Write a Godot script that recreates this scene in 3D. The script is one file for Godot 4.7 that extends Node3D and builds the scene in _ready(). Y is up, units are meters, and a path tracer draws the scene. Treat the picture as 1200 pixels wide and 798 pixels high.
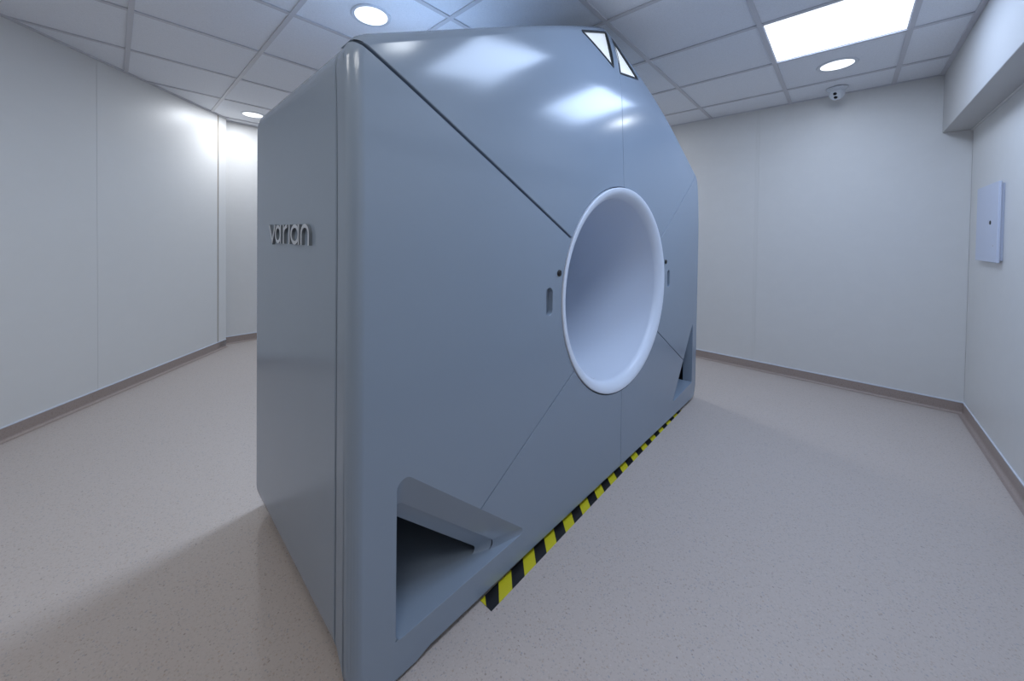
extends Node3D

# ---------------------------------------------------------------- constants
const CEIL := 2.352          # underside of the ceiling grid
const TILE := 0.6
const GX := 0.0702           # a ceiling grid line in x
const GZ := 0.2365           # a ceiling grid line in z
const XF := 4.05             # far wall
const ZR := 0.609            # right wall
const ZB := 0.476            # face of the bulkhead over the right wall
const YB := 1.946            # underside of that bulkhead
const ZK := -4.70            # back wall
const XE := -3.0             # wall behind the camera
const BASE_H := 0.077

var LD := Vector2(0.7042, -0.7100)      # direction of the oblique left wall (x, z)
var LQ := Vector2(-1.894, -1.878)       # a point on it
var M := {}
var rng := RandomNumberGenerator.new()


# ---------------------------------------------------------------- mesh collector
class Geo:
	var v := PackedVector3Array()
	var n := PackedVector3Array()

	func tri(a: Vector3, b: Vector3, c: Vector3, na: Vector3, nb: Vector3, nc: Vector3) -> void:
		var f := (c - a).cross(b - a)
		if f.length_squared() < 1e-16:
			return
		v.append(a); n.append(na)
		if f.dot(na + nb + nc) >= 0.0:
			v.append(b); n.append(nb); v.append(c); n.append(nc)
		else:
			v.append(c); n.append(nc); v.append(b); n.append(nb)

	func flat(a: Vector3, b: Vector3, c: Vector3, nn: Vector3) -> void:
		tri(a, b, c, nn, nn, nn)

	func quad(a: Vector3, b: Vector3, c: Vector3, d: Vector3, nn: Vector3) -> void:
		flat(a, b, c, nn); flat(a, c, d, nn)

	func quadn(a: Vector3, b: Vector3, c: Vector3, d: Vector3, na: Vector3, nb: Vector3, nc: Vector3, nd: Vector3) -> void:
		tri(a, b, c, na, nb, nc); tri(a, c, d, na, nc, nd)

	# box with chamfered edges
	func box(lo: Vector3, hi: Vector3, ch := 0.0) -> void:
		var c := (lo + hi) * 0.5
		var h := (hi - lo) * 0.5
		for ax in 3:
			var i := (ax + 1) % 3
			var j := (ax + 2) % 3
			for s: float in [-1.0, 1.0]:
				var nn := Vector3.ZERO
				nn[ax] = s
				var p: Array[Vector3] = []
				for q: Vector2 in [Vector2(-1, -1), Vector2(1, -1), Vector2(1, 1), Vector2(-1, 1)]:
					var w := c
					w[ax] += s * h[ax]
					w[i] += q.x * (h[i] - ch)
					w[j] += q.y * (h[j] - ch)
					p.append(w)
				quad(p[0], p[1], p[2], p[3], nn)
		if ch <= 0.0:
			return
		for ax in 3:
			var i := (ax + 1) % 3
			var j := (ax + 2) % 3
			for si: float in [-1.0, 1.0]:
				for sj: float in [-1.0, 1.0]:
					var nn := Vector3.ZERO
					nn[i] = si; nn[j] = sj
					nn = nn.normalized()
					var a := c; var b := c
					a[i] += si * h[i]; a[j] += sj * (h[j] - ch)
					b[i] += si * (h[i] - ch); b[j] += sj * h[j]
					var a1 := a; var a2 := a; var b1 := b; var b2 := b
					a1[ax] -= h[ax] - ch; a2[ax] += h[ax] - ch
					b1[ax] -= h[ax] - ch; b2[ax] += h[ax] - ch
					quad(a1, a2, b2, b1, nn)
		for sx: float in [-1.0, 1.0]:
			for sy: float in [-1.0, 1.0]:
				for sz: float in [-1.0, 1.0]:
					var s := Vector3(sx, sy, sz)
					flat(c + s * Vector3(h.x, h.y - ch, h.z - ch), c + s * Vector3(h.x - ch, h.y, h.z - ch), c + s * Vector3(h.x - ch, h.y - ch, h.z), s.normalized())

	# surface of revolution round +y; prof = (radius, y) from one end to the other, smooth
	func lathe(prof: PackedVector2Array, segs := 32, at := Vector3.ZERO, basis := Basis.IDENTITY) -> void:
		var pn := PackedVector2Array()
		for k in prof.size():
			var t := prof[mini(k + 1, prof.size() - 1)] - prof[maxi(k - 1, 0)]
			pn.append(Vector2(t.y, -t.x).normalized())
		for k in prof.size() - 1:
			var t := (prof[k + 1] - prof[k]).normalized()
			var fn := Vector2(t.y, -t.x)
			for s in segs:
				var a0 := TAU * s / segs
				var a1 := TAU * (s + 1) / segs
				var p: Array[Vector3] = []
				var q: Array[Vector3] = []
				for e: Array in [[k, a0], [k + 1, a0], [k + 1, a1], [k, a1]]:
					var r: Vector2 = prof[e[0]]
					var m: Vector2 = pn[e[0]]
					if m.dot(fn) < 0.8:
						m = fn
					p.append(at + basis * Vector3(r.x * cos(e[1]), r.y, r.x * sin(e[1])))
					q.append((basis * Vector3(m.x * cos(e[1]), m.y, m.x * sin(e[1]))).normalized())
				quadn(p[0], p[1], p[2], p[3], q[0], q[1], q[2], q[3])

	# horizontal polygon (x, z) extruded in y
	func prism(poly: PackedVector2Array, y0: float, y1: float) -> void:
		var ix := Geometry2D.triangulate_polygon(poly)
		for k in range(0, ix.size(), 3):
			var a := poly[ix[k]]; var b := poly[ix[k + 1]]; var c := poly[ix[k + 2]]
			flat(Vector3(a.x, y1, a.y), Vector3(b.x, y1, b.y), Vector3(c.x, y1, c.y), Vector3.UP)
			flat(Vector3(a.x, y0, a.y), Vector3(b.x, y0, b.y), Vector3(c.x, y0, c.y), Vector3.DOWN)
		var cw := -1.0 if Geometry2D.is_polygon_clockwise(poly) else 1.0
		for k in poly.size():
			var a := poly[k]; var b := poly[(k + 1) % poly.size()]
			var t := (b - a).normalized()
			var nn := Vector3(t.y, 0, -t.x) * cw
			quad(Vector3(a.x, y0, a.y), Vector3(b.x, y0, b.y), Vector3(b.x, y1, b.y), Vector3(a.x, y1, a.y), nn)

	func mesh(mat: Material) -> ArrayMesh:
		var arr := []
		arr.resize(Mesh.ARRAY_MAX)
		arr[Mesh.ARRAY_VERTEX] = v
		arr[Mesh.ARRAY_NORMAL] = n
		var m := ArrayMesh.new()
		m.add_surface_from_arrays(Mesh.PRIMITIVE_TRIANGLES, arr)
		m.surface_set_material(0, mat)
		return m


# ---------------------------------------------------------------- node helpers
func put(called: String, g: Geo, mat: Material, parent: Node = self) -> MeshInstance3D:
	var o := MeshInstance3D.new()
	o.name = called
	o.mesh = g.mesh(mat)
	parent.add_child(o, true)
	return o

func numbered(called: String) -> String:
	if not has_node(NodePath(called)):
		return called
	var k := 1
	while has_node(NodePath("%s_%03d" % [called, k])):
		k += 1
	return "%s_%03d" % [called, k]

func thing(called: String, label: String, category: String, at := Vector3.ZERO, turn := 0.0, group := "") -> Node3D:
	var o := Node3D.new()
	o.name = numbered(called)
	add_child(o)
	o.position = at
	o.rotation.y = turn
	o.set_meta("label", label)
	o.set_meta("category", category)
	if group:
		o.set_meta("group", group)
	return o

func structure(called: String, g: Geo, mat: Material, label: String, category: String) -> MeshInstance3D:
	var o := put(called, g, mat)
	o.set_meta("kind", "structure")
	o.set_meta("label", label)
	o.set_meta("category", category)
	return o

func mat(color: Color, rough := 0.5, metal := 0.0, spec := 0.5) -> StandardMaterial3D:
	var m := StandardMaterial3D.new()
	m.albedo_color = color
	m.roughness = rough
	m.metallic = metal
	m.metallic_specular = spec
	return m

func lin(r: float, g: float, b: float) -> Color:
	return Color(r, g, b).linear_to_srgb()


# ---------------------------------------------------------------- camera, air, exposure
func setup_view() -> void:
	var f := 428.788
	var cx := 576.894
	var cy := 284.549
	var cam := Camera3D.new()
	cam.name = "camera"
	cam.projection = Camera3D.PROJECTION_FRUSTUM
	cam.near = 0.05
	cam.far = 60.0
	cam.size = 798.0 / f * cam.near
	cam.frustum_offset = Vector2((600.0 - cx) / f, -(399.0 - cy) / f) * cam.near
	var yaw := 0.0182
	var pitch := 0.0163
	var roll := -0.0130
	# level axes turned 45 degrees from the room's grid, then yaw, pitch and roll of the tripod head
	var grid := Basis(Vector3(0.70710678, 0, 0.70710678), Vector3.UP, Vector3(-0.70710678, 0, 0.70710678))
	var head := (Basis(Vector3.BACK, roll) * Basis(Vector3.RIGHT, pitch) * Basis(Vector3.UP, yaw)).transposed()
	cam.transform = Transform3D(grid * head, Vector3(0, 1.1754, 0))
	add_child(cam)
	cam.current = true
	var env := Environment.new()
	env.background_mode = Environment.BG_COLOR
	env.background_color = Color(0.02, 0.02, 0.02)
	env.tonemap_mode = Environment.TONE_MAPPER_LINEAR
	env.tonemap_exposure = 1.0
	env.sdfgi_enabled = true
	env.ssao_enabled = true
	env.ssil_enabled = true
	var we := WorldEnvironment.new()
	we.name = "environment"
	we.environment = env
	add_child(we)


func make_materials() -> void:
	# speckled vinyl: warm grey with fine tan and dark grains
	var im := Image.create(1024, 1024, false, Image.FORMAT_RGB8)
	var base := Color(0.757, 0.716, 0.688)
	im.fill(base)
	for k in 42000:
		var t := rng.randf()
		var c := base
		if t < 0.36: c = base.darkened(rng.randf_range(0.02, 0.08))
		elif t < 0.68: c = base.lightened(rng.randf_range(0.03, 0.10))
		elif t < 0.86: c = base.lerp(Color(0.60, 0.48, 0.37), rng.randf_range(0.1, 0.35))
		elif t < 0.95: c = base.lerp(Color(0.50, 0.52, 0.58), 0.4)
		else: c = base.lerp(Color(0.36, 0.30, 0.26), rng.randf_range(0.15, 0.42))
		var w := rng.randi_range(1, 4)
		im.fill_rect(Rect2i(rng.randi_range(0, 1020), rng.randi_range(0, 1020), w, rng.randi_range(1, 4)), c)
	im.generate_mipmaps()
	var fl := mat(Color.WHITE, 0.42, 0.0, 0.4)
	fl.albedo_texture = ImageTexture.create_from_image(im)
	fl.uv1_triplanar = true
	fl.uv1_world_triplanar = true
	fl.uv1_scale = Vector3(0.83, 0.83, 0.83)
	M.floor = fl
	var sk: StandardMaterial3D = fl.duplicate()
	sk.albedo_color = Color(0.86, 0.83, 0.82)
	M.skirting = sk
	# wall cladding: off-white satin sheet with a faint mottle
	var nt := NoiseTexture2D.new()
	var fn := FastNoiseLite.new()
	fn.seed = 4
	fn.frequency = 0.02
	fn.fractal_octaves = 4
	nt.noise = fn
	nt.width = 512; nt.height = 512
	nt.seamless = true
	var ramp := Gradient.new()
	ramp.set_color(0, Color(0.99, 0.99, 0.99)); ramp.set_color(1, Color(1, 1, 1))
	nt.color_ramp = ramp
	var wm := mat(lin(0.73, 0.72, 0.70), 0.40, 0.0, 0.5)
	wm.albedo_texture = nt
	wm.uv1_triplanar = true
	wm.uv1_world_triplanar = true
	wm.uv1_scale = Vector3(0.7, 0.7, 0.7)
	M.wall = wm
	M.joint = mat(lin(0.70, 0.69, 0.67), 0.40)
	M.tan_joint = mat(Color(0.62, 0.56, 0.48), 0.6)
	M.charcoal = mat(lin(0.035, 0.036, 0.040), 0.5)
	M.core = mat(Color(0.55, 0.54, 0.52), 0.8)
	M.paint = mat(lin(0.54, 0.53, 0.52), 0.55, 0.0, 0.4)
	# ceiling tiles: matt white mineral fibre with a fine grain
	var ti := Image.create(256, 256, false, Image.FORMAT_RGB8)
	ti.fill(Color(0.97, 0.97, 0.97))
	for k in 9000:
		var g := rng.randf_range(0.93, 1.0)
		ti.fill_rect(Rect2i(rng.randi_range(0, 254), rng.randi_range(0, 254), rng.randi_range(1, 3), rng.randi_range(1, 2)), Color(g, g, g))
	ti.generate_mipmaps()
	var tm: Array[StandardMaterial3D] = []
	for k in 3:
		var m := mat([lin(0.885, 0.905, 0.95), lin(0.90, 0.92, 0.965), lin(0.87, 0.89, 0.935)][k], 0.85, 0.0, 0.3)
		m.albedo_texture = ImageTexture.create_from_image(ti)
		m.uv1_triplanar = true
		m.uv1_world_triplanar = true
		m.uv1_scale = Vector3(2.5, 2.5, 2.5)
		tm.append(m)
	M.tiles = tm
	M.tee = mat(Color(0.80, 0.80, 0.82), 0.45)
	M.cap = mat(Color(0.86, 0.88, 0.92), 0.25, 0.0, 0.6)
	# machine
	M.shell = mat(lin(0.276, 0.337, 0.417), 0.17, 0.0, 0.5)
	M.shell_side = M.shell
	M.dark = mat(lin(0.055, 0.058, 0.064), 0.7)
	M.bore = mat(lin(0.735, 0.80, 0.91), 0.35, 0.0, 0.5)
	M.letter_shade = mat(lin(0.16, 0.185, 0.21), 0.5)  # darker tone for the letter sides, shade put into the colour
	M.letter = mat(lin(0.54, 0.58, 0.64), 0.35, 0.0, 0.5)
	M.frame = mat(lin(0.02, 0.024, 0.028), 0.35)
	M.black = mat(lin(0.008, 0.008, 0.009), 0.45)
	M.yellow = mat(lin(0.62, 0.56, 0.02), 0.4)
	M.tape_black = mat(lin(0.010, 0.010, 0.012), 0.4)
	M.box_paint = mat(lin(0.60, 0.64, 0.76), 0.4)
	M.plastic = mat(lin(0.68, 0.71, 0.76), 0.3)
	M.lens_dark = mat(lin(0.006, 0.006, 0.008), 0.08)
	M.glow = glow(Color(0.96, 0.98, 1.0), 1.5)
	M.lamp_lens = glow(Color(0.93, 0.97, 1.0), 0.45)
	M.lamp_lens.roughness = 0.2

func glow(c: Color, e: float) -> StandardMaterial3D:
	var m := mat(Color(0.9, 0.9, 0.9), 0.4)
	m.emission_enabled = true
	m.emission = c
	m.emission_energy_multiplier = e
	return m


# ---------------------------------------------------------------- room
func lw(t: float, off := 0.0) -> Vector2:   # point on the left wall, off = into the room
	return LQ + LD * t + Vector2(-LD.y, LD.x) * off

func room_poly() -> PackedVector2Array:
	return PackedVector2Array([Vector2(XE, ZR), Vector2(XF, ZR), Vector2(XF, ZK), Vector2(0.79, ZK), lw(3.84), lw(-1.571)])

# boxes along a line of a wall: s along, o into the room, y up
func along(g: Geo, a: Vector2, d: Vector2, s0: float, s1: float, o0: float, o1: float, y0: float, y1: float, ch := 0.0) -> void:
	var nrm := Vector2(-d.y, d.x)
	var bas := Basis(Vector3(d.x, 0, d.y), Vector3.UP, Vector3(nrm.x, 0, nrm.y))
	var l := Geo.new()
	l.box(Vector3(s0, y0, o0), Vector3(s1, y1, o1), ch)
	var at := Vector3(a.x, 0, a.y)
	for k in range(0, l.v.size(), 3):
		g.tri(at + bas * l.v[k], at + bas * l.v[k + 1], at + bas * l.v[k + 2], bas * l.n[k], bas * l.n[k + 1], bas * l.n[k + 2])

# a wall: solid core behind, sheets of cladding with joints in front
func make_wall(called: String, label: String, a: Vector2, b: Vector2, joints: Array, top := CEIL + 0.06, ext0 := 0.15, ext1 := 0.15, strip := false) -> MeshInstance3D:
	var d := (b - a).normalized()
	var len := a.distance_to(b)
	var g := Geo.new()
	along(g, a, d, -ext0, len + ext1, -0.16, -0.014, -0.1, top)
	var o := structure(called, g, M.core, label, "wall")
	var edges := [0.0]
	edges.append_array(joints)
	edges.append(len)
	for k in edges.size() - 1:
		var p := Geo.new()
		var e0: float = edges[k] + (0.0015 if k > 0 else 0.0)
		var e1: float = edges[k + 1] - (0.0015 if k < edges.size() - 2 else 0.0)
		along(p, a, d, e0, e1, -0.0145, 0.0, 0.0, top, 0.001)
		put("wall_panel", p, M.wall, o)
	for j: float in joints:
		var p := Geo.new()
		if strip:
			along(p, a, d, j - 0.013, j + 0.013, -0.004, 0.0022, BASE_H, CEIL + 0.02, 0.001)
		else:
			along(p, a, d, j - 0.0035, j + 0.0035, -0.006, 0.0012, BASE_H, CEIL + 0.02, 0.0005)
		put("joint_strip", p, M.joint, o)
	return o

# coved skirting turned up from the floor sheet, with its pale capping strip
func make_baseboard(called: String, label: String, a: Vector2, b: Vector2) -> void:
	var d := (b - a).normalized()
	var nrm := Vector2(-d.y, d.x)
	var len := a.distance_to(b)
	var prof: Array[Vector2] = [Vector2(0.0, BASE_H), Vector2(0.004, BASE_H), Vector2(0.004, 0.018)]
	for k in range(1, 8):
		var t := PI / 2 * k / 7.0
		prof.append(Vector2(0.004 + 0.016 * (1.0 - cos(t)), 0.018 - 0.0172 * sin(t)))
	prof.append(Vector2(0.03, 0.0006))
	var g := Geo.new()
	for k in prof.size() - 1:
		var p := prof[k]
		var q := prof[k + 1]
		var t := (q - p).normalized()
		var na := Vector2(-t.y, t.x)
		if na.x + na.y < 0.0: na = -na
		var nb := na
		if k >= 2 and k < 10:
			var th0 := PI / 2 * (k - 2) / 7.0
			var th1 := PI / 2 * minf(k - 1, 7) / 7.0
			na = Vector2(cos(th0), sin(th0))
			nb = Vector2(cos(th1), sin(th1))
		var f := func(s: float, w: Vector2) -> Vector3:
			var e := a + d * s + nrm * w.x
			return Vector3(e.x, w.y, e.y)
		var fn := func(w: Vector2) -> Vector3:
			return Vector3(nrm.x * w.x, w.y, nrm.y * w.x)
		g.quadn(f.call(0, p), f.call(len, p), f.call(len, q), f.call(0, q), fn.call(na), fn.call(na), fn.call(nb), fn.call(nb))
	var o := structure(called, g, M.skirting, label, "baseboard")
	var c := Geo.new()
	along(c, a, d, 0.0, len, 0.0, 0.0065, BASE_H - 0.002, BASE_H + 0.0065, 0.001)
	put("capping_strip", c, M.cap, o)

func make_room() -> void:
	var room := room_poly()
	# floor
	var g := Geo.new()
	g.prism(PackedVector2Array([Vector2(XE - 0.2, ZR + 0.2), Vector2(XF + 0.2, ZR + 0.2), Vector2(XF + 0.2, ZK - 0.2), Vector2(-0.6, ZK - 0.2), Vector2(XE - 0.2, -1.4)]), -0.12, 0.0)
	structure("floor", g, M.floor, "speckled warm grey sheet vinyl floor of the whole room", "floor")
	# walls; the inside of each lies to the side of (-d.y, d.x)
	make_wall("wall_left", "long off-white panelled wall on the left with one thin upright joint", lw(-1.571), lw(3.722), [1.737, 2.947, 4.157], CEIL + 0.06, 0.15, 0.0)
	make_wall("wall_back", "short stretch of off-white wall behind the machine at the back left", Vector2(0.30, ZK), Vector2(XF, ZK), [1.35, 2.55], CEIL + 0.06, 0.3, 0.15)
	make_wall("wall_far", "off-white panelled wall behind the machine at the right with a flat joint strip", Vector2(XF, ZK), Vector2(XF, ZR), [0.51, 1.71, 2.91, 4.115], CEIL + 0.06, 0.15, 0.15, true)
	make_wall("wall_right", "off-white wall at the right edge carrying the small locked cabinet", Vector2(XF, ZR), Vector2(XE, ZR), [1.6, 2.8, 4.0, 5.2, 6.4], CEIL + 0.06)
	make_wall("wall_near", "plain off-white wall closing the room behind the camera", Vector2(XE, ZR), lw(-1.571), [])
	# unseen charcoal leaves, added to darken what the machine's front corner reflects
	for e: Array in [["door_1", Vector2(XE, ZR), (lw(-1.571) - Vector2(XE, ZR)).normalized(), 0.06, 1.30, "unseen charcoal leaf added behind the camera to darken reflections"], ["door_2", Vector2(XF, ZR), Vector2(-1, 0), 5.05, 6.95, "wide unseen charcoal leaf added on the right wall to darken reflections"]]:
		g = Geo.new()
		along(g, e[1], e[2], e[3], e[4], 0.0, 0.03, 0.02, 1.93, 0.003)
		var door := structure(e[0], g, M.charcoal, e[5], "door")
		g = Geo.new()
		along(g, e[1], e[2], e[3] + 0.06, e[3] + 0.08, 0.028, 0.07, 0.95, 1.15, 0.004)
		put("handle", g, M.tee, door)
	# the post that ends the left wall
	g = Geo.new()
	along(g, lw(0), LD, 3.733, 3.84, -0.16, 0.004, 0.0, CEIL + 0.05, 0.003)
	var post := structure("trim_1", g, M.wall, "narrow white upright post ending the left wall", "trim")
	g = Geo.new()
	along(g, lw(0), LD, 3.720, 3.735, -0.05, -0.004, 0.0, CEIL + 0.05)
	put("joint_strip", g, M.tan_joint, post)
	# bulkhead
	g = Geo.new()
	g.box(Vector3(XE, YB, ZB), Vector3(XF, CEIL + 0.05, ZR - 0.0005), 0.002)
	var bulk := structure("wall_bulkhead", g, M.paint, "boxed-in white bulkhead running along the top of the right wall", "bulkhead")
	g = Geo.new()
	g.box(Vector3(XE, YB - 0.006, ZR - 0.012), Vector3(XF, YB, ZR), 0.002)
	put("sealant_bead", g, M.joint, bulk)
	# skirtings
	make_baseboard("baseboard_left", "dark coved vinyl skirting with a bright capping strip along the left wall", lw(-1.571), lw(3.84))
	make_baseboard("baseboard_back", "short coved vinyl skirting with pale capping strip at the back left", Vector2(0.30, ZK), Vector2(XF, ZK))
	make_baseboard("baseboard_far", "coved vinyl skirting with capping strip along the wall behind the machine", Vector2(XF, ZK), Vector2(XF, ZR))
	make_baseboard("baseboard_right", "coved vinyl skirting with capping strip at the foot of the right wall", Vector2(XF, ZR), Vector2(XE, ZR))
	make_baseboard("baseboard_near", "coved vinyl skirting along the wall behind the camera", Vector2(XE, ZR), lw(-1.571))
	# ceiling: a closing slab, lay-in tiles, tees and edge angles
	g = Geo.new()
	g.prism(PackedVector2Array([Vector2(XE - 0.2, ZR + 0.2), Vector2(XF + 0.2, ZR + 0.2), Vector2(XF + 0.2, ZK - 0.2), Vector2(-0.6, ZK - 0.2), Vector2(XE - 0.2, -1.4)]), CEIL + 0.06, CEIL + 0.16)
	var ceiling := structure("ceiling", g, M.core, "white suspended ceiling of square lay-in tiles in a visible grid", "ceiling")
	var area := PackedVector2Array([Vector2(XE, ZB), Vector2(XF, ZB), Vector2(XF, ZK), Vector2(0.79, ZK), lw(3.84), lw(-1.571)])
	for i in range(-6, 7):
		for j in range(-1, 9):
			var c := Vector2i(i, j)
			if c in PANELS:
				continue
			var x0 := GX + i * TILE
			var z1 := GZ - j * TILE
			var h := 0.005
			var sq := PackedVector2Array([Vector2(x0 + h, z1 - TILE + h), Vector2(x0 + TILE - h, z1 - TILE + h), Vector2(x0 + TILE - h, z1 - h), Vector2(x0 + h, z1 - h)])
			for part in Geometry2D.intersect_polygons(sq, area):
				if abs(poly_area(part)) < 0.0008:
					continue
				var t := Geo.new()
				t.prism(part, CEIL + 0.007, CEIL + 0.022)
				put("ceiling_tile", t, M.tiles[absi(i * 7 + j * 3 + i * j) % 3], ceiling)
	for i in range(-6, 8):
		tee(ceiling, area, GX + i * TILE, true)
	for j in range(-1, 10):
		tee(ceiling, area, GZ - j * TILE, false)
	# wall angles
	for e: Array in [[lw(-1.571), lw(3.84), 0.018], [Vector2(0.79, ZK), Vector2(XF, ZK), 0.024], [Vector2(XF, ZK), Vector2(XF, ZB), 0.006], [Vector2(XF, ZB), Vector2(XE, ZB), 0.022]]:
		var t := Geo.new()
		along(t, e[0], (e[1] - e[0]).normalized(), 0.0, (e[1] - e[0]).length(), 0.0, e[2], CEIL - 0.0015, CEIL + 0.0075)
		put("edge_angle", t, M.tee, ceiling)

func poly_area(p: PackedVector2Array) -> float:
	var s := 0.0
	for k in p.size():
		s += p[k].cross(p[(k + 1) % p.size()])
	return s * 0.5

func tee(parent: Node, area: PackedVector2Array, at: float, in_z: bool) -> void:
	var w := 0.012
	var r: PackedVector2Array
	if in_z:
		r = PackedVector2Array([Vector2(at - w, -6), Vector2(at + w, -6), Vector2(at + w, 2), Vector2(at - w, 2)])
	else:
		r = PackedVector2Array([Vector2(-5, at - w), Vector2(6, at - w), Vector2(6, at + w), Vector2(-5, at + w)])
	for part in Geometry2D.intersect_polygons(r, area):
		if abs(poly_area(part)) < 0.0005:
			continue
		var t := Geo.new()
		t.prism(part, CEIL - (0.0 if in_z else -0.0006), CEIL + 0.0075)
		put("grid_bar", t, M.tee, parent)


# ---------------------------------------------------------------- lights
const PANELS := [Vector2i(2, 0), Vector2i(4, 0), Vector2i(-1, 0), Vector2i(-2, 2)]

func area_light(parent: Node3D, size: float, energy: float, y: float, rgb: Vector3) -> void:
	var l := AreaLight3D.new()
	l.name = "lamp_light"
	l.area_size = Vector2(size, size)
	l.area_normalize_energy = true
	l.light_energy = energy
	l.light_color = lin(rgb.x, rgb.y, rgb.z)
	l.shadow_enabled = true
	l.set("area_range", 12.0)
	l.set("area_attenuation", 2.0)
	l.rotation.x = -PI / 2
	l.position.y = y
	parent.add_child(l)

# energy and colour of the two kinds of fitting
const PANEL_ENERGY := 1.1
const PANEL_RGB := Vector3(0.51, 0.68, 1.0)
const FRONT_SPOT := [0.14, Vector3(0.85, 0.92, 1.0)]
const MIDDLE_LEFT_SPOT := [2.15, Vector3(0.62, 0.77, 1.0)]
const MIDDLE_RIGHT_SPOT := [0.65, Vector3(0.95, 0.97, 1.0)]
const REAR_LEFT_SPOT := [0.82, Vector3(0.88, 0.93, 1.0)]
const REAR_RIGHT_SPOT := [1.7, Vector3(0.60, 0.76, 1.0)]
const ADDED_FILL_ENERGY := 0.66        # added unseen panels that fill the machine's side and the left floor
const ADDED_FILL_RGB := Vector3(1.0, 0.98, 0.97)

func make_lights() -> void:
	var labels := ["square ceiling light panel over the camera side, nearest the machine's left end", "large square lit panel in the ceiling at the upper right", "added square ceiling fill panel just left of the camera, unseen", "added square ceiling fill panel near the left wall, unseen"]
	for k in PANELS.size():
		var c: Vector2i = PANELS[k]
		var o := thing("light_panel", labels[k], "ceiling light", Vector3(GX + (c.x + 0.5) * TILE, CEIL + 0.004, GZ - (c.y + 0.5) * TILE), 0.0, "square ceiling light panels")
		var g := Geo.new()
		for s: float in [-1.0, 1.0]:
			g.box(Vector3(minf(s * 0.294, s * 0.284), 0.0, -0.294), Vector3(maxf(s * 0.294, s * 0.284), 0.012, 0.294))
			g.box(Vector3(-0.284, 0.0, minf(s * 0.294, s * 0.284)), Vector3(0.284, 0.012, maxf(s * 0.294, s * 0.284)))
		put("frame", g, M.tee, o)
		g = Geo.new()
		g.box(Vector3(-0.284, 0.003, -0.284), Vector3(0.284, 0.010, 0.284))
		put("diffuser", g, M.glow, o)
		area_light(o, 0.56, PANEL_ENERGY if k < 2 else ADDED_FILL_ENERGY, 0.001, PANEL_RGB if k < 2 else ADDED_FILL_RGB)
	var dl := [[1.5, -0.5, "round recessed downlight above the camera side of the machine", FRONT_SPOT], [5.5, -0.5, "round recessed downlight beside the lit panel and security camera", FRONT_SPOT],
		[1.5, -3.5, "bright round downlight just above the machine's upper left corner", MIDDLE_LEFT_SPOT], [5.5, -3.5, "round recessed downlight beyond the machine's right end", MIDDLE_RIGHT_SPOT],
		[1.5, -7.5, "small far downlight peeping past the machine's rear left edge", REAR_LEFT_SPOT], [5.5, -7.5, "round recessed downlight in the back right of the room", REAR_RIGHT_SPOT]]
	for e: Array in dl:
		var o := thing("downlight", e[2], "ceiling light", Vector3(GX + e[0] * TILE, CEIL, GZ + e[1] * TILE), 0.0, "round recessed downlights")
		var g := Geo.new()
		g.lathe(PackedVector2Array([Vector2(0.105, 0.008), Vector2(0.105, 0.004), Vector2(0.101, 0.001), Vector2(0.088, 0.001), Vector2(0.084, 0.004)]), 40)
		put("trim_ring", g, M.plastic, o)
		g = Geo.new()
		g.lathe(PackedVector2Array([Vector2(0.0, 0.006), Vector2(0.0865, 0.006), Vector2(0.0865, 0.004), Vector2(0.084, 0.003), Vector2(0.0, 0.003)]), 40)
		put("diffuser", g, M.glow, o)
		area_light(o, 0.14, e[3][0], 0.0, e[3][1])


# ---------------------------------------------------------------- machine
const UL := -1.387            # left edge of the front covers
const US := -1.374            # left side of the casing behind them
const UR := 1.255
const RE := 0.036             # rounding of the front edge
const DB := -0.975           # rear face
const BC := Vector2(0.016, 0.921)
const BR := Vector2(0.543, 0.508)
var outline := PackedVector2Array()

func round_poly(p: Array, segs := 8) -> PackedVector2Array:   # p = [Vector2, radius] ...
	var r := PackedVector2Array()
	var n := p.size()
	for k in n:
		var c: Vector2 = p[k][0]
		var rad: float = p[k][1]
		if rad <= 0.0:
			r.append(c)
			continue
		var a := ((p[(k + n - 1) % n][0] as Vector2) - c).normalized()
		var b := ((p[(k + 1) % n][0] as Vector2) - c).normalized()
		var half := acos(clampf(a.dot(b), -1, 1)) / 2
		var t := rad / tan(half)
		var o := c + (a + b).normalized() * rad / sin(half)
		var p0 := c + a * t - o
		var p1 := c + b * t - o
		var ang := p0.angle_to(p1)
		for s in segs + 1:
			r.append(o + p0.rotated(ang * s / segs))
	return r

# the front leans and curves gently back towards the gable; depth and slope at a point
const ROOF_W := 0.16
func roof_gap(p: Vector2) -> Vector3:   # distance below the roof line, then its gradient
	var k := -0.4526 if p.x < 0.0 else 0.51
	var c := 1.0 / sqrt(1.0 + k * k)
	return Vector3((2.285 - k * p.x - p.y) * c, -k * c, -c)

func lean(p: Vector2) -> float:
	var t := 0.0
	if p.y > 1.5: t = -0.042 * (p.y - 1.3)
	elif p.y > 1.1: t = -0.042 * (p.y - 1.1) * (p.y - 1.1) / 0.8
	if p.y > 1.86:
		var k := p.y - 1.86
		t -= 1.15 - sqrt(1.3225 - k * k)
	var q := roof_gap(p)
	if q.x < ROOF_W:
		t -= 0.10 * (ROOF_W - q.x) * (ROOF_W - q.x) / (2.0 * ROOF_W)
	return t

func lean_grad(p: Vector2) -> Vector2:
	var t := Vector2.ZERO
	if p.y > 1.5: t.y = -0.042
	elif p.y > 1.1: t.y = -0.042 * (p.y - 1.1) / 0.4
	if p.y > 1.86:
		var k := p.y - 1.86
		t.y -= k / sqrt(1.3225 - k * k)
	var q := roof_gap(p)
	if q.x < ROOF_W:
		t += Vector2(q.y, q.z) * 0.10 * (ROOF_W - q.x) / ROOF_W
	return t

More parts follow.
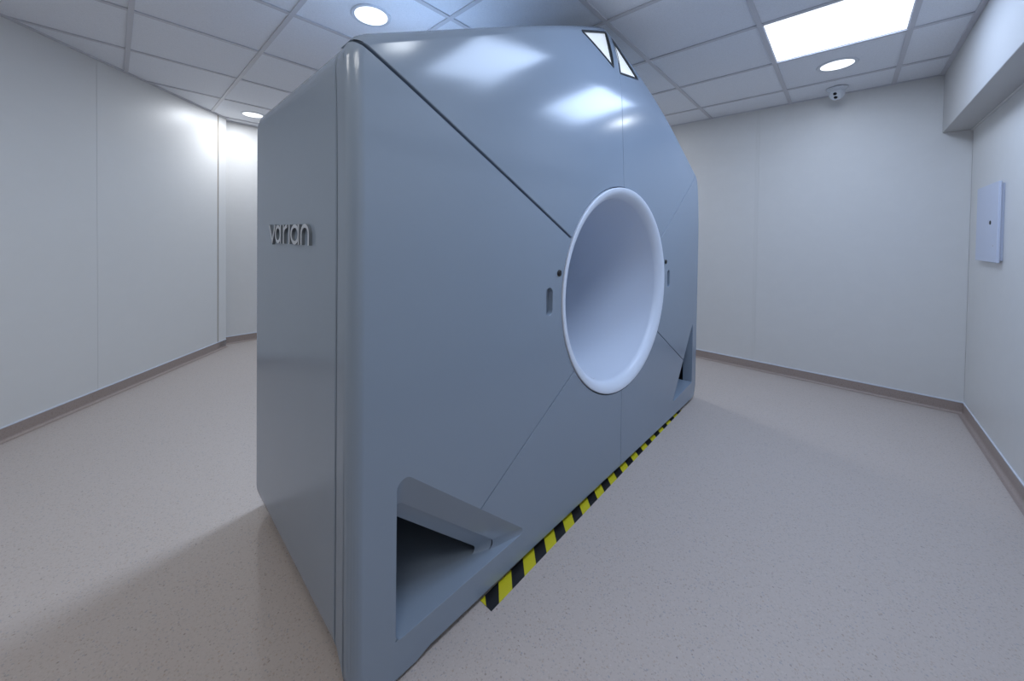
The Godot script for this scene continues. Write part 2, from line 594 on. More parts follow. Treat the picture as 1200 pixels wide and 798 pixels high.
# nearest point on the outline: x = distance, yz = inward direction
func near_edge(p: Vector2) -> Vector3:
	var best := 1e9
	var dir := Vector2.ZERO
	for k in outline.size():
		var a := outline[k]
		var b := outline[(k + 1) % outline.size()]
		var q := Geometry2D.get_closest_point_to_segment(p, a, b)
		var d := p.distance_to(q)
		if d < best:
			best = d
			if d > 2e-4:
				dir = (p - q) / d
			else:
				var t := (b - a).normalized()
				dir = Vector2(-t.y, t.x)
				if not Geometry2D.is_point_in_polygon((a + b) / 2 + dir * 1e-3, outline):
					dir = -dir
	return Vector3(best, dir.x, dir.y)

func front(p: Vector2) -> Array:    # [position, normal] on the front skin
	var e := near_edge(p)
	var z := lean(p)
	var gr := lean_grad(p)
	var n := Vector3(-gr.x, -gr.y, 1)
	var r := lerpf(RE, 0.006, smoothstep(0.6, 0.97, e.z))     # the bottom edge is almost sharp
	if e.x < r:
		var k := r - e.x
		var c := sqrt(maxf(r * r - k * k, 0.0))
		z += -r + c
		n = Vector3(-e.y * k / r - gr.x * c / r, -e.z * k / r - gr.y * c / r, c / r + 1e-4)
	return [Vector3(p.x, p.y, z), n.normalized()]

func rect(x0: float, y0: float, x1: float, y1: float) -> PackedVector2Array:
	return PackedVector2Array([Vector2(x0, y0), Vector2(x1, y0), Vector2(x1, y1), Vector2(x0, y1)])

func thick(pts: Array, w: float, end := -1.0) -> PackedVector2Array:
	var l := PackedVector2Array(); var r := PackedVector2Array()
	for k in pts.size():
		var t: Vector2 = ((pts[mini(k + 1, pts.size() - 1)] as Vector2) - (pts[maxi(k - 1, 0)] as Vector2)).normalized()
		var ww := end if end > 0.0 and k == pts.size() - 1 else w
		l.append(pts[k] + Vector2(-t.y, t.x) * ww / 2)
		r.append(pts[k] - Vector2(-t.y, t.x) * ww / 2)
	r.reverse()
	l.append_array(r)
	return l

func ellipse(c: Vector2, r: Vector2, segs := 96) -> PackedVector2Array:
	var p := PackedVector2Array()
	for k in segs:
		p.append(c + Vector2(cos(TAU * k / segs), sin(TAU * k / segs)) * r)
	return p

func minus(polys: Array, cut: PackedVector2Array) -> Array:
	var out := []
	for p: PackedVector2Array in polys:
		for q in Geometry2D.clip_polygons(p, cut):
			if not Geometry2D.is_polygon_clockwise(q) and poly_area(q) > 1e-6:
				out.append(q)
	return out

func both(polys: Array, area: PackedVector2Array) -> Array:
	var out := []
	for p: PackedVector2Array in polys:
		for q in Geometry2D.intersect_polygons(p, area):
			if abs(poly_area(q)) > 1e-7:
				out.append(q)
	return out

func skin(g: Geo, polys: Array, lift := 0.0) -> void:
	# cut along the rounding of the edge and along the curve at the top, then lay each piece on the front surface
	var levels := [0.0]
	for a: float in [62.0, 50.0, 38.0, 26.0, 13.0, 0.0]:
		levels.append(RE * (1.0 - sin(deg_to_rad(a))))
	var rings: Array[PackedVector2Array] = []
	for s: float in levels:
		rings.append(outline if s == 0.0 else Geometry2D.offset_polygon(outline, -s, Geometry2D.JOIN_ROUND)[0])
	var pieces := []
	var rest := polys
	for k in range(1, rings.size()):
		pieces.append_array(minus(rest, rings[k]))
		rest = both(rest, rings[k])
	for w: float in [0.055, 0.09, 0.125, 0.16]:
		var under := PackedVector2Array([Vector2(-3, -1), Vector2(3, -1), Vector2(3, 2.285 - 0.51 * 3 - w * 1.1225), Vector2(0, 2.285 - w * 1.11), Vector2(-3, 2.285 - 0.4526 * 3 - w * 1.0976)])
		pieces.append_array(minus(rest, under))
		rest = both(rest, under)
	pieces.append_array(rest)
	var ys := [-1.0, 1.1, 1.2, 1.3, 1.4, 1.5, 1.56, 1.62, 1.68, 1.74, 1.80, 1.86]
	while ys[-1] < 2.3:
		ys.append(ys[-1] + 0.04)
	for k in ys.size() - 1:
		for q: PackedVector2Array in both(pieces, rect(-3, ys[k], 3, ys[k + 1])):
			var ix := Geometry2D.triangulate_polygon(q)
			var f := []
			for p in q:
				var e := front(p)
				e[0] += e[1] * lift
				f.append(e)
			for i in range(0, ix.size(), 3):
				g.tri(f[ix[i]][0], f[ix[i + 1]][0], f[ix[i + 2]][0], f[ix[i]][1], f[ix[i + 1]][1], f[ix[i + 2]][1])

# edges of the panels: bevelled and turned back into the gaps
func skirts(g: Geo, polys: Array, hidden: Array, wide: Array) -> void:
	for whole: PackedVector2Array in polys:
		var q := PackedVector2Array()
		for k in whole.size():       # short steps, so that the edges follow the curved front
			var p0 := whole[k]
			var p1 := whole[(k + 1) % whole.size()]
			var m := maxi(1, int(ceil(p0.distance_to(p1) / 0.04)))
			for s in m:
				q.append(p0.lerp(p1, float(s) / m))
		var n := q.size()
		var near := []
		for k in n:
			near.append(near_edge(q[k]).x < 0.0008)
		for k in n:
			var a := q[k]
			var b := q[(k + 1) % n]
			if a.distance_to(b) < 1e-5:
				continue
			var mid := (a + b) / 2
			var skip := false
			for h: Array in hidden:
				var c := Geometry2D.get_closest_point_to_segment(mid, h[0], h[1])
				if c.distance_to(mid) < 4e-4 and absf((b - a).normalized().dot((h[1] - h[0]).normalized())) > 0.98:
					skip = true
			if skip:
				continue
			var t := (b - a).normalized()
			var on := Vector2(t.y, -t.x)        # outward, loops run counter-clockwise
			var fa := front(a); var fb := front(b)
			var pa: Vector3 = fa[0]; var pb: Vector3 = fb[0]
			var side := Vector3(on.x, on.y, 0)
			if near[k] and near[(k + 1) % n]:
				var ea := -wrap_depth(a.y) + lean(a)
				var eb := -wrap_depth(b.y) + lean(b)
				var sa := near_side(a, on); var sb := near_side(b, on)
				var ca := casing_xy(a); var cb := casing_xy(b)
				g.quadn(pa, pb, Vector3(cb.x, cb.y, eb), Vector3(ca.x, ca.y, ea), sa, sb, sb, sa)
			else:
				var bev := 0.0008
				for k2 in wide.size() - 1:
					if Geometry2D.get_closest_point_to_segment(mid, wide[k2], wide[k2 + 1]).distance_to(mid) < 0.008:
						bev = 0.002
				var a1 := pa + side * bev + Vector3(0, 0, -bev)
				var b1 := pb + side * bev + Vector3(0, 0, -bev)
				var m := (side + Vector3.BACK).normalized()
				g.quad(pa, pb, b1, a1, m)
				g.quad(a1, b1, b1 + Vector3(0, 0, -0.04), a1 + Vector3(0, 0, -0.04), side)

func near_side(p: Vector2, fallback: Vector2) -> Vector3:
	# smooth outward direction of the outline at one of its points
	var best := 1e9
	var dir := fallback
	for k in outline.size():
		var d := outline[k].distance_to(p)
		if d < best:
			best = d
			var t := (outline[(k + 1) % outline.size()] - outline[(k + outline.size() - 1) % outline.size()]).normalized()
			dir = Vector2(t.y, -t.x)
	if best > 0.004:
		dir = fallback
	return Vector3(dir.x, dir.y, 0)

func casing_xy(p: Vector2) -> Vector2:   # the casing is a little slimmer than the covers at the left
	var dx := (US - UL) * clampf((-1.25 - p.x) / (-1.25 - UL), 0.0, 1.0)
	var low := clampf((0.26 - p.y) / 0.25, 0.0, 1.0)
	return Vector2(p.x + dx, p.y + 0.4526 * dx * smoothstep(1.57, 1.66, p.y) + 0.018 * low * smoothstep(-1.0, -1.25, p.x))

func wrap_depth(_y: float) -> float:   # how far the front covers wrap round before the casing's seam
	return 0.108

func make_machine() -> void:
	outline = round_poly([[Vector2(UL, 0.008), 0.11], [Vector2(-1.195, 0.008), 0.0], [Vector2(-1.15, 0.018), 0.0], [Vector2(UR, 0.018), 0.10], [Vector2(UR, 1.645), 0.09], [Vector2(0.0, 2.285), 0.07], [Vector2(UL, 1.655), 0.09]], 10)
	var fine := PackedVector2Array()
	for k in outline.size():       # extra points along the straight runs
		var a := outline[k]
		var b := outline[(k + 1) % outline.size()]
		var m := int(ceil(a.distance_to(b) / 0.06))
		for s in m:
			fine.append(a.lerp(b, float(s) / m))
	outline = fine
	var o := thing("treatment_machine", "large blue-grey house-shaped treatment machine with a round white bore", "machine", Vector3(1.7701, 0, -0.7994), -0.0175)
	# cut-outs at the lower corners: front edge, inner edge of the lip, edge of the dark opening
	var cl := [
		round_poly([[Vector2(-1.262, 0.568), 0.026], [Vector2(-1.262, 0.112), 0.02], [Vector2(-0.73, 0.112), 0.012]], 8),
		round_poly([[Vector2(-1.262, 0.479), 0.022], [Vector2(-1.262, 0.112), 0.004], [Vector2(-0.839, 0.112), 0.02]], 8),
		round_poly([[Vector2(-1.262, 0.427), 0.01], [Vector2(-1.262, 0.112), 0.004], [Vector2(-0.905, 0.112), 0.014]], 8)]
	var cr := [
		round_poly([[Vector2(1.142, 0.585), 0.012], [Vector2(0.748, 0.112), 0.012], [Vector2(1.142, 0.140), 0.012]], 8),
		round_poly([[Vector2(1.142, 0.500), 0.010], [Vector2(0.835, 0.118), 0.012], [Vector2(1.142, 0.140), 0.004]], 8),
		round_poly([[Vector2(1.142, 0.450), 0.008], [Vector2(0.895, 0.122), 0.012], [Vector2(1.142, 0.140), 0.004]], 8)]
	var bore_cut := ellipse(BC, BR + Vector2(0.006, 0.006))
	# seam lines, from the bore outwards
	var s_ul := [BC, Vector2(-0.477, 1.181), Vector2(-1.331, 1.625), Vector2(-1.42, 1.671)]
	var s_ur := [BC, Vector2(0.49, 1.176), Vector2(1.087, 1.572), Vector2(1.40, 1.78)]
	var s_ll := [BC, Vector2(-0.434, 0.614), Vector2(-0.955, 0.311), Vector2(-1.262, 0.115), Vector2(-1.5, -0.04)]
	var s_lr := [BC, Vector2(0.48, 0.622), Vector2(0.95, 0.346), Vector2(1.142, 0.143), Vector2(1.45, -0.15)]
	var up := Vector2(0.004, 3.0)
	var down := Vector2(0.02, -1.0)
	var mid_l := Vector2(-2.0, 0.93)
	var mid_r := Vector2(2.0, 0.93)
	var wedge := func(a: Array, b: Array, far: Array) -> PackedVector2Array:
		var p := PackedVector2Array(a)
		p.append_array(PackedVector2Array(far))
		var r := b.duplicate()
		r.reverse()
		r.pop_back()
		p.append_array(PackedVector2Array(r))
		if Geometry2D.is_polygon_clockwise(p):
			p.reverse()
		return p
	var w_tl: PackedVector2Array = wedge.call([BC, up], s_ul, [Vector2(-2.5, 3.0)])
	var w_tr: PackedVector2Array = wedge.call([BC, up], s_ur, [Vector2(2.5, 3.0)])
	var w_l1: PackedVector2Array = wedge.call(s_ul, [BC, mid_l], [])
	var w_l2: PackedVector2Array = wedge.call([BC, mid_l], s_ll, [Vector2(-2.5, -0.3)])
	var w_l3: PackedVector2Array = wedge.call(s_ll, [BC, down], [Vector2(-2.0, -1.0)])
	var w_r1: PackedVector2Array = wedge.call(s_ur, [BC, mid_r], [])
	var w_r2: PackedVector2Array = wedge.call([BC, mid_r], s_lr, [Vector2(2.5, -0.3)])
	var w_r3: PackedVector2Array = wedge.call(s_lr, [BC, down], [Vector2(2.0, -1.0)])
	var gap := 0.006
	var strips := [thick(s_ul, 0.0125, 0.006), thick(s_ur, gap), thick(s_ll.slice(0, 4), gap), thick(s_lr.slice(0, 4), gap), thick([BC, up], 0.0045), thick([BC, down], 0.0045)]
	var slot_l := round_poly([[Vector2(-0.632, 0.876), 0.0214], [Vector2(-0.589, 0.876), 0.0214], [Vector2(-0.589, 0.984), 0.0214], [Vector2(-0.632, 0.984), 0.0214]], 8)
	var slot_r := round_poly([[Vector2(0.613, 0.876), 0.0214], [Vector2(0.656, 0.876), 0.0214], [Vector2(0.656, 0.984), 0.0214], [Vector2(0.613, 0.984), 0.0214]], 8)
	var lamp_tris := [[Vector2(-0.322, 2.104), Vector2(-0.016, 2.234), Vector2(-0.046, 2.016)], [Vector2(0.034, 2.222), Vector2(0.262, 2.056), Vector2(0.014, 2.008)]]
	var lamp_cuts := []
	for t: Array in lamp_tris:
		var q := round_poly([[t[0], 0.006], [t[1], 0.006], [t[2], 0.006]], 4)
		if Geometry2D.is_polygon_clockwise(q): q.reverse()
		lamp_cuts.append(q)
	var lamp_y := 2.11
	var w_tl1: PackedVector2Array = both([w_tl], rect(-4, -1, 4, lamp_y))[0]
	var w_tl2: PackedVector2Array = both([w_tl], rect(-4, lamp_y, 4, 4))[0]
	var w_tr1: PackedVector2Array = both([w_tr], rect(-4, -1, 4, lamp_y))[0]
	var w_tr2: PackedVector2Array = both([w_tr], rect(-4, lamp_y, 4, 4))[0]
	var hidden := [[Vector2(-4, lamp_y), Vector2(4, lamp_y)], [BC, mid_l], [BC, mid_r], [Vector2(-1.262, 0.115), Vector2(-1.5, -0.04)], [Vector2(1.142, 0.143), Vector2(1.45, -0.15)]]
	var sets := [["front_cover", [w_tl1, w_tl2]], ["front_cover", [w_tr1, w_tr2]], ["front_cover", [w_l1, w_l2, w_l3]], ["front_cover", [w_r1, w_r2, w_r3]]]
	for e: Array in sets:
		var polys := both(e[1], outline)
		polys = minus(polys, bore_cut)
		for s: PackedVector2Array in strips:
			polys = minus(polys, s)
		for c: PackedVector2Array in [cl[0], cr[0], slot_l, slot_r, lamp_cuts[0], lamp_cuts[1]]:
			polys = minus(polys, c)
		var g := Geo.new()
		skin(g, polys)
		skirts(g, polys, hidden, s_ul)
		put(e[0], g, M.shell, o)
	# dark chassis behind the seams, and the rear face of the casing
	var inner: PackedVector2Array = Geometry2D.offset_polygon(outline, -0.014, Geometry2D.JOIN_ROUND)[0]
	var plate := both([w_tl, w_tr, w_l1, w_l2, w_l3, w_r1, w_r2, w_r3], inner)
	plate = minus(minus(minus(plate, ellipse(BC, BR + Vector2(-0.01, -0.01))), cl[0]), cr[0])
	var ch := Geo.new()
	for q: PackedVector2Array in both(plate, rect(-3, -1, 3, 1.86)) + both(plate, rect(-3, 1.86, 3, 2.0)) + both(plate, rect(-3, 2.0, 3, 2.15)) + both(plate, rect(-3, 2.15, 3, 2.4)):
		var ix := Geometry2D.triangulate_polygon(q)
		for i in range(0, ix.size(), 3):
			var t := [q[ix[i]], q[ix[i + 1]], q[ix[i + 2]]]
			for z in [-0.043, -0.055]:
				ch.flat(Vector3(t[0].x, t[0].y, lean(t[0]) + z), Vector3(t[1].x, t[1].y, lean(t[1]) + z), Vector3(t[2].x, t[2].y, lean(t[2]) + z), Vector3(0, 0, 1 if z > -0.05 else -1))
	put("chassis_plate", ch, M.dark, o)
	# casing: the outline carried back, rounded at the rear
	var cg := Geo.new()
	var shell := PackedVector2Array()
	for p in outline:
		shell.append(casing_xy(p))
	var n := shell.size()
	var onrm: Array[Vector3] = []
	for k in n:
		var t := (shell[(k + 1) % n] - shell[(k + n - 1) % n]).normalized()
		onrm.append(Vector3(t.y, -t.x, 0))
	var rr := 0.06
	var rows := []
	var norms := []
	var first := []
	for k in n:
		first.append(Vector3(shell[k].x, shell[k].y, -wrap_depth(shell[k].y) + lean(shell[k]) - 0.011))
	var lip := []
	for k in n:
		lip.append(first[k] - onrm[k] * 0.035 + Vector3(0, 0, 0.0))
	var bevel := []
	for k in n:
		bevel.append(first[k] + Vector3(0, 0, -0.0025))
		first[k] -= onrm[k] * 0.0025
	rows.append(lip); norms.append([]); rows.append(first); norms.append([])
	rows.append(bevel); norms.append(onrm)
	for s in 9:
		var th := PI / 2 * s / 8.0
		var row := []
		var nr := []
		for k in n:
			row.append(Vector3(shell[k].x, shell[k].y, DB + rr - rr * sin(th)) - onrm[k] * rr * (1.0 - cos(th)))
			nr.append((onrm[k] * cos(th) + Vector3(0, 0, -sin(th))).normalized())
		rows.append(row); norms.append(nr)
	for r in rows.size() - 1:
		for k in n:
			var k2 := (k + 1) % n
			if r == 0:
				cg.quad(rows[0][k], rows[0][k2], rows[1][k2], rows[1][k], Vector3.BACK)
			elif r == 1:
				cg.quadn(rows[1][k], rows[1][k2], rows[2][k2], rows[2][k], (onrm[k] + Vector3.BACK).normalized(), (onrm[k2] + Vector3.BACK).normalized(), (onrm[k2] + Vector3.BACK).normalized(), (onrm[k] + Vector3.BACK).normalized())
			else:
				cg.quadn(rows[r][k], rows[r][k2], rows[r + 1][k2], rows[r + 1][k], norms[r][k], norms[r][k2], norms[r + 1][k2], norms[r + 1][k])
	put("casing", cg, M.shell, o)
	# sealing strip behind the seam between covers and casing
	var sg := Geo.new()
	for k in n:
		var k2 := (k + 1) % n
		var p := Vector3(shell[k].x, shell[k].y, lean(shell[k])) - onrm[k] * 0.014
		var q := Vector3(shell[k2].x, shell[k2].y, lean(shell[k2])) - onrm[k2] * 0.014
		for f: float in [1.0, -1.0]:
			var ia := onrm[k] * (0.0 if f > 0.0 else -0.006)
			var ib := onrm[k2] * (0.0 if f > 0.0 else -0.006)
			sg.quadn(p + ia + Vector3(0, 0, -0.065), q + ib + Vector3(0, 0, -0.065), q + ib + Vector3(0, 0, -0.17), p + ia + Vector3(0, 0, -0.17), onrm[k] * f, onrm[k2] * f, onrm[k2] * f, onrm[k] * f)
	put("sealing_strip", sg, M.dark, o)
	var bk := Geo.new()
	var back_poly: PackedVector2Array = Geometry2D.offset_polygon(shell, -rr + 0.001, Geometry2D.JOIN_ROUND)[0]
	for q: PackedVector2Array in minus(both([w_tl, w_tr, w_l1, w_l2, w_l3, w_r1, w_r2, w_r3], back_poly), ellipse(BC, BR + Vector2(-0.05, -0.05))):
		var ix := Geometry2D.triangulate_polygon(q)
		for i in range(0, ix.size(), 3):
			bk.flat(Vector3(q[ix[i]].x, q[ix[i]].y, DB), Vector3(q[ix[i + 1]].x, q[ix[i + 1]].y, DB), Vector3(q[ix[i + 2]].x, q[ix[i + 2]].y, DB), Vector3.FORWARD)
	put("rear_cover", bk, M.shell, o)
	# plinth
	var pl := Geo.new()
	pl.box(Vector3(UL + 0.12, 0.0, DB + 0.08), Vector3(UR - 0.12, 0.06, -0.12), 0.004)
	put("plinth", pl, M.dark, o)
	# bore: white rim rolled into the tube
	var prof := PackedVector2Array([Vector2(0.0, -0.035), Vector2(0.0, 0.0), Vector2(0.001, 0.003), Vector2(0.004, 0.004)])
	for k in range(1, 11):
		var th := PI / 2 * k / 10.0
		prof.append(Vector2(0.004 + 0.05 * sin(th), 0.004 - 0.05 * (1.0 - cos(th))))
	ring(o, "bore_rim", prof, M.bore)
	ring(o, "bore_tube", PackedVector2Array([Vector2(0.0545, -0.040), Vector2(0.054, -0.3), Vector2(0.054, -0.6), Vector2(0.054, DB - 0.002)]), M.bore)
	var be := Geo.new()
	var rim := ellipse(BC, BR - Vector2(0.05, 0.05), 64)
	for k in rim.size():
		var q := rim[(k + 1) % rim.size()]
		be.flat(Vector3(BC.x, BC.y, DB + 0.03), Vector3(rim[k].x, rim[k].y, DB + 0.03), Vector3(q.x, q.y, DB + 0.03), Vector3.BACK)
		be.flat(Vector3(BC.x, BC.y, DB + 0.02), Vector3(rim[k].x, rim[k].y, DB + 0.02), Vector3(q.x, q.y, DB + 0.02), Vector3.FORWARD)
	put("bore_end", be, M.shell, o)
	# lips and insides of the two cut-outs
	for side in 2:
		var c: Array = [cl, cr][side]
		var g := Geo.new()
		loft(g, c[0], c[1], 0.0, -0.032)
		put("recess_lip", g, M.shell, o)
		g = Geo.new()
		loft(g, c[1], c[2], -0.0365, -0.062)
		put("recess_liner", g, M.shell, o)
		g = Geo.new()
		var x0: float = [-1.262, 0.76][side]
		var x1: float = [-0.74, 1.142][side]
		var ya: float = [0.1112, 0.1112][side]
		var yb: float = [0.1112, 0.1392][side]
		g.quad(Vector3(x0, ya, -0.060), Vector3(x1, yb, -0.060), Vector3(x1, yb, -0.55), Vector3(x0, ya, -0.55), Vector3(-(yb - ya), x1 - x0, 0).normalized())
		put("recess_ledge", g, M.shell, o)
	# finger slots and sensors either side of the bore
	for s in 2:
		var sl: PackedVector2Array = [slot_l, slot_r][s]
		var g := Geo.new()
		var ix := Geometry2D.triangulate_polygon(sl)
		for i in range(0, ix.size(), 3):
			g.flat(Vector3(sl[ix[i]].x, sl[ix[i]].y, -0.022), Vector3(sl[ix[i + 1]].x, sl[ix[i + 1]].y, -0.022), Vector3(sl[ix[i + 2]].x, sl[ix[i + 2]].y, -0.022), Vector3.BACK)
		put("finger_slot", g, M.shell, o)
		g = Geo.new()
		var at := Vector3([-0.549, 0.581][s], 1.036, 0.0)
		g.lathe(PackedVector2Array([Vector2(0.0, 0.007), Vector2(0.008, 0.0065), Vector2(0.0125, 0.004), Vector2(0.0135, 0.0), Vector2(0.0135, -0.01)]), 20, at, Basis(Vector3.RIGHT, PI / 2))
		put("sensor", g, M.black, o)
	# pair of lit triangular windows under the gable
	for li in 2:
		var t: Array = lamp_tris[li]
		var outer: PackedVector2Array = lamp_cuts[li]
		var hole: PackedVector2Array = Geometry2D.offset_polygon(outer, -0.010, Geometry2D.JOIN_MITER)[0]
		var ctr: Vector2 = (t[0] + t[1] + t[2]) / 3.0
		var g := Geo.new()
		for k in 3:    # the frame in three pieces so that none has a hole
			var w := PackedVector2Array([ctr, ctr + (t[k] - ctr) * 3.0, ctr + (t[(k + 1) % 3] - ctr) * 3.0])
			if Geometry2D.is_polygon_clockwise(w): w.reverse()
			skin(g, minus(both([outer], w), hole), 0.002)
		for k in hole.size():
			var a := Vector3(hole[k].x, hole[k].y, lean(hole[k]) + 0.002)
			var b2 := hole[(k + 1) % hole.size()]
			var b := Vector3(b2.x, b2.y, lean(b2) + 0.002)
			var inw := Vector2(-(b2 - hole[k]).y, (b2 - hole[k]).x).normalized()
			g.quad(a, b, b + Vector3(0, 0, -0.008), a + Vector3(0, 0, -0.008), Vector3(inw.x, inw.y, 0))
		put("lamp_frame", g, M.frame, o)
		# shallow faceted reflector behind the opening
		g = Geo.new()
		var deep := Vector3(ctr.x, ctr.y, lean(ctr) - 0.030)
		for k in hole.size():
			var b2 := hole[(k + 1) % hole.size()]
			var a := Vector3(hole[k].x, hole[k].y, lean(hole[k]) - 0.005)
			var b := Vector3(b2.x, b2.y, lean(b2) - 0.005)
			var nn := (b - a).cross(deep - a).normalized()
			g.flat(a, b, deep, nn if nn.z > 0.0 else -nn)
		put("signal_lamp_reflector", g, M.lamp_lens, o)
	# raised lettering on the near side
	var hgt := 0.063
	var y0 := 1.1435
	for e: Array in [["v", -0.703, -0.628], ["a", -0.627, -0.561], ["r", -0.538, -0.494], ["i", -0.481, -0.462], ["a", -0.455, -0.3765], ["n", -0.363, -0.290]]:
		letter(o, e[0], e[1], e[2], y0, hgt)

func ring(parent: Node, called: String, prof: PackedVector2Array, m: Material) -> void:
	var g := Geo.new()
	var segs := 96
	var pn := []
	for k in prof.size():
		var t := (prof[mini(k + 1, prof.size() - 1)] - prof[maxi(k - 1, 0)]).normalized()
		pn.append(Vector2(-t.y, t.x))     # (inward offset, depth)
	for k in prof.size() - 1:
		for s in segs:
			var p: Array[Vector3] = []
			var q: Array[Vector3] = []
			for e: Array in [[k, s], [k + 1, s], [k + 1, s + 1], [k, s + 1]]:
				var a: float = TAU * e[1] / segs
				var w: Vector2 = prof[e[0]]
				var r := BR - Vector2(w.x, w.x)
				var m2: Vector2 = pn[e[0]]
				p.append(Vector3(BC.x + r.x * cos(a), BC.y + r.y * sin(a), w.y))
				var rad := Vector2(cos(a) / r.x, sin(a) / r.y).normalized()
				q.append(Vector3(-rad.x * m2.x, -rad.y * m2.x, m2.y).normalized())
			g.quadn(p[0], p[1], p[2], p[3], q[0], q[1], q[2], q[3])
	put(called, g, m, parent)

func loft(g: Geo, a: PackedVector2Array, b: PackedVector2Array, za: float, zb: float) -> void:
	var n := a.size()
	var ctr := Vector2.ZERO
	for p in a: ctr += p / n
	for k in n:
		var k2 := (k + 1) % n
		var p0 := Vector3(a[k].x, a[k].y, za); var p1 := Vector3(a[k2].x, a[k2].y, za)
		var q0 := Vector3(b[k].x, b[k].y, zb); var q1 := Vector3(b[k2].x, b[k2].y, zb)
		var nn := (p1 - p0).cross(q0 - p0)
		if nn.length() < 1e-9:
			nn = (q1 - q0).cross(q0 - p0)
		nn = nn.normalized()
		var mid := (p0 + p1) / 2
		if nn.dot(Vector3(ctr.x - mid.x, ctr.y - mid.y, 0)) < 0.0:
			nn = -nn
		g.quad(p0, p1, q1, q0, nn)

# a letter of the raised name, drawn as strokes; z runs along the side of the casing
func letter(parent: Node, kind: String, z0: float, z1: float, y0: float, h: float) -> void:
	var w := z1 - z0
	var t := 0.0108
	var strokes := []
	var arc := func(cx: float, cy: float, rx: float, ry: float, a0: float, a1: float, n: int) -> Array:
		var r := []
		for k in n + 1:
			var a := deg_to_rad(lerpf(a0, a1, float(k) / n))
			r.append(Vector2(cx + rx * cos(a), cy + ry * sin(a)))
		return r
	var e := t / 2
	match kind:
		"v": strokes = [[[Vector2(e * 0.6, h), Vector2(w / 2, e * 0.9), Vector2(w - e * 0.6, h)], false]]
		"a": strokes = [[arc.call(w / 2 - e * 0.4, h / 2, w / 2 - e * 0.9, h / 2 - e, 0, 345, 26), true], [[Vector2(w - e, h), Vector2(w - e, 0)], false]]
		"r": strokes = [[[Vector2(e, 0), Vector2(e, h)], false], [arc.call(w, h * 0.5, w - e, h * 0.5 - e, 180, 92, 8), false]]
		"i": strokes = [[[Vector2(w / 2, 0), Vector2(w / 2, h)], false]]
		"n":
			var p: Array = arc.call(w / 2, h * 0.52, w / 2 - e, h * 0.48 - e, 180, 0, 16)
			p.append(Vector2(w - e, 0))
			p.push_front(Vector2(e, 0))
			strokes = [[p, false]]
	var g := Geo.new()
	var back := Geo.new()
	var x0 := US + 0.001
	var x1 := US - 0.009
	for s: Array in strokes:
		var pts: Array = s[0]
		var n := pts.size()
		var l := []; var r := []
		for k in n:
			var a: Vector2 = pts[(k + n - 1) % n] if s[1] else pts[maxi(k - 1, 0)]
			var b: Vector2 = pts[(k + 1) % n] if s[1] else pts[mini(k + 1, n - 1)]
			var d := (b - a).normalized()
			var d0 := ((pts[k] as Vector2) - a).normalized() if a != pts[k] else d
			var nn := Vector2(-d.y, d.x)
			var m := nn * t / 2 / maxf(0.45, nn.dot(Vector2(-d0.y, d0.x)))
			l.append(pts[k] + m); r.append(pts[k] - m)
		for k in (n if s[1] else n - 1):
			var k2 := (k + 1) % n
			var f := func(q: Vector2, x: float) -> Vector3:
				return Vector3(x, y0 + q.y, z0 + q.x)
			g.quad(f.call(l[k], x1), f.call(l[k2], x1), f.call(r[k2], x1), f.call(r[k], x1), Vector3.LEFT)
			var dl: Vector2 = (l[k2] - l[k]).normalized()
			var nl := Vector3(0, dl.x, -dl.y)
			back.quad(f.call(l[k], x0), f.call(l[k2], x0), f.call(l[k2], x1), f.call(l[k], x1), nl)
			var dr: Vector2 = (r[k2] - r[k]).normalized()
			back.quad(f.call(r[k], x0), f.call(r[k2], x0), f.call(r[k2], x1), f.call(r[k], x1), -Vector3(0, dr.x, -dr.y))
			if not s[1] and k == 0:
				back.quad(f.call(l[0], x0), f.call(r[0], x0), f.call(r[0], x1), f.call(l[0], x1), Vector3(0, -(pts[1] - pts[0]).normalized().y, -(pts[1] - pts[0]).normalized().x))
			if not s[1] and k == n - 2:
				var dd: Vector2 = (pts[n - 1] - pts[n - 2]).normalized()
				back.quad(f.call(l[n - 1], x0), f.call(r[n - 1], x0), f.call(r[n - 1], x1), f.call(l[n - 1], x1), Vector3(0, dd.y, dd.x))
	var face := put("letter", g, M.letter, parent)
	put("letter_shaded_side", back, M.letter_shade, face)  # stroke sides coloured dark to stand for their shade


# ---------------------------------------------------------------- small things
func make_tape() -> void:
	var a := Vector2(0.821, -0.775)
	var b := Vector2(2.703, -0.785)
	var len := a.distance_to(b)
	var o := thing("floor_tape", "yellow and black striped hazard tape on the floor along the machine front", "tape", Vector3(a.x, 0, a.y), -atan2(b.y - a.y, b.x - a.x))
	var whole := rect(0, -0.05, len, 0)
	var step := 0.0655
	var u := 0.036 - step
	var black := true
	while u < len + 0.1:
		var p := PackedVector2Array([Vector2(u, 0), Vector2(u + step, 0), Vector2(u + step + 0.0515, -0.05), Vector2(u + 0.0515, -0.05)])
		for q in Geometry2D.intersect_polygons(p, whole):
			var g := Geo.new()
			g.prism(q, 0.0, 0.0012)
			put("black_stripe" if black else "yellow_stripe", g, M.tape_black if black else M.yellow, o)
		u += step
		black = not black
	var q0 := PackedVector2Array([Vector2(0, -0.05), Vector2(0, -0.022), Vector2(0.022, -0.05)])
	var g2 := Geo.new()
	g2.prism(q0, 0.0, 0.0013)
	put("yellow_stripe", g2, M.yellow, o)

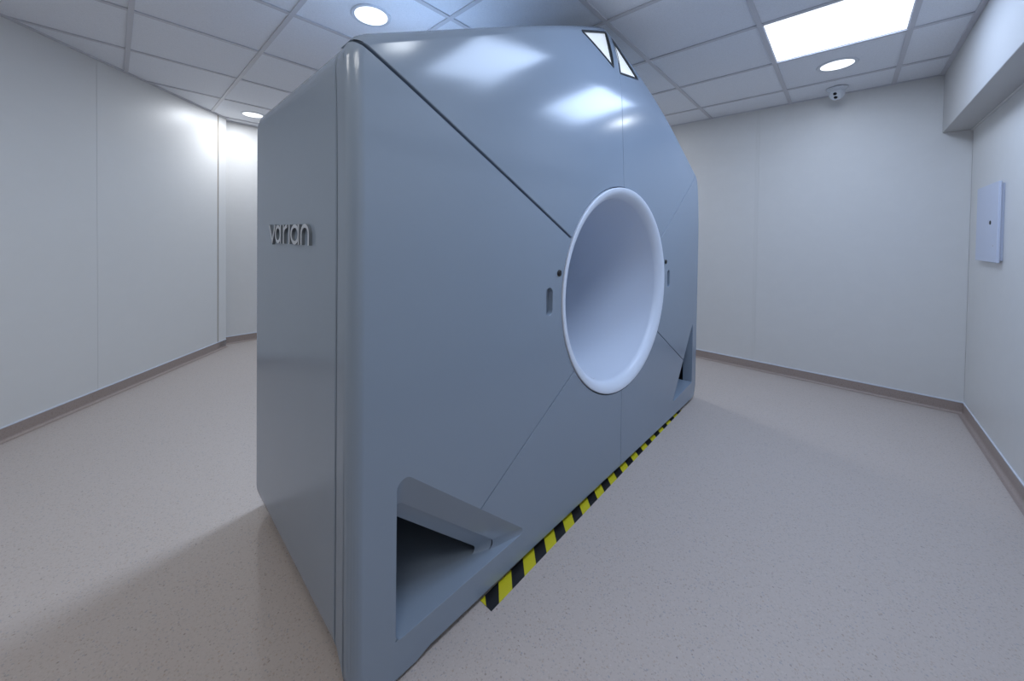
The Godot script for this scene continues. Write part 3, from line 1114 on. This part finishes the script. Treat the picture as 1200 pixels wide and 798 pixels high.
func make_cabinet() -> void:
	var o := thing("wall_cabinet", "small flat white locked cabinet mounted on the right wall", "cabinet", Vector3(3.52, 1.07, ZR))
	var g := Geo.new()
	g.box(Vector3(-0.213, 0.012, -0.012), Vector3(0.213, 0.430, 0.0), 0.001)
	put("body", g, M.box_paint, o)
	g = Geo.new()
	g.box(Vector3(-0.222, 0.0, -0.022), Vector3(0.222, 0.442, -0.011), 0.002)
	var lid := put("door", g, M.box_paint, o)
	g = Geo.new()
	g.lathe(PackedVector2Array([Vector2(0.0, 0.0035), Vector2(0.010, 0.003), Vector2(0.0125, 0.0), Vector2(0.0125, -0.002)]), 20, Vector3(-0.085, 0.222, -0.022), Basis(Vector3.RIGHT, -PI / 2))
	put("lock", g, M.black, lid)
	g = Geo.new()
	g.lathe(PackedVector2Array([Vector2(0.0, 0.002), Vector2(0.005, 0.0015), Vector2(0.006, 0.0)]), 12, Vector3(-0.15, 0.092, -0.022), Basis(Vector3.RIGHT, -PI / 2))
	put("screw", g, M.tee, lid)

func make_security_camera() -> void:
	var at := Vector3(3.876, CEIL, -0.070)
	var o := thing("security_camera", "white ball-shaped security camera on the ceiling beside the downlight", "camera", at)
	var g := Geo.new()
	g.lathe(PackedVector2Array([Vector2(0.064, 0.002), Vector2(0.064, -0.004), Vector2(0.060, -0.010), Vector2(0.048, -0.022), Vector2(0.040, -0.026), Vector2(0.0, -0.026)]), 36)
	put("base", g, M.plastic, o)
	# ball turned towards the room
	var dir := Vector3(-0.78, -0.55, -0.22).normalized()
	var bas := Basis(Quaternion(Vector3.UP, dir))
	var prof := PackedVector2Array()
	for k in 17:
		var a := -PI / 2 + (PI / 2 + 0.78) * k / 16.0
		prof.append(Vector2(0.047 * cos(a), 0.047 * sin(a)))
	var c := Vector3(0, -0.040, 0)
	g = Geo.new()
	g.lathe(prof, 32, c, bas)
	put("ball", g, M.plastic, o)
	var face_r := 0.047 * cos(0.78)
	var face_y := 0.047 * sin(0.78)
	g = Geo.new()
	g.lathe(PackedVector2Array([Vector2(face_r, face_y), Vector2(face_r - 0.003, face_y + 0.002), Vector2(0.0, face_y + 0.002)]), 32, c, bas)
	var face := put("face", g, M.plastic, o)
	for s: float in [-1.0, 1.0]:
		var side := (bas.inverse() * Vector3(0, 1, 0))
		side.y = 0
		side = side.normalized()
		g = Geo.new()
		g.lathe(PackedVector2Array([Vector2(0.0, 0.003), Vector2(0.009, 0.0025), Vector2(0.0115, 0.0)]), 20, c + bas * (Vector3(0, face_y + 0.002, 0) + side * 0.0145 * s), bas)
		put("lens", g, M.lens_dark, face)


func _ready() -> void:
	rng.seed = 11
	setup_view()
	make_materials()
	make_lights()
	make_room()
	make_machine()
	make_tape()
	make_cabinet()
	make_security_camera()
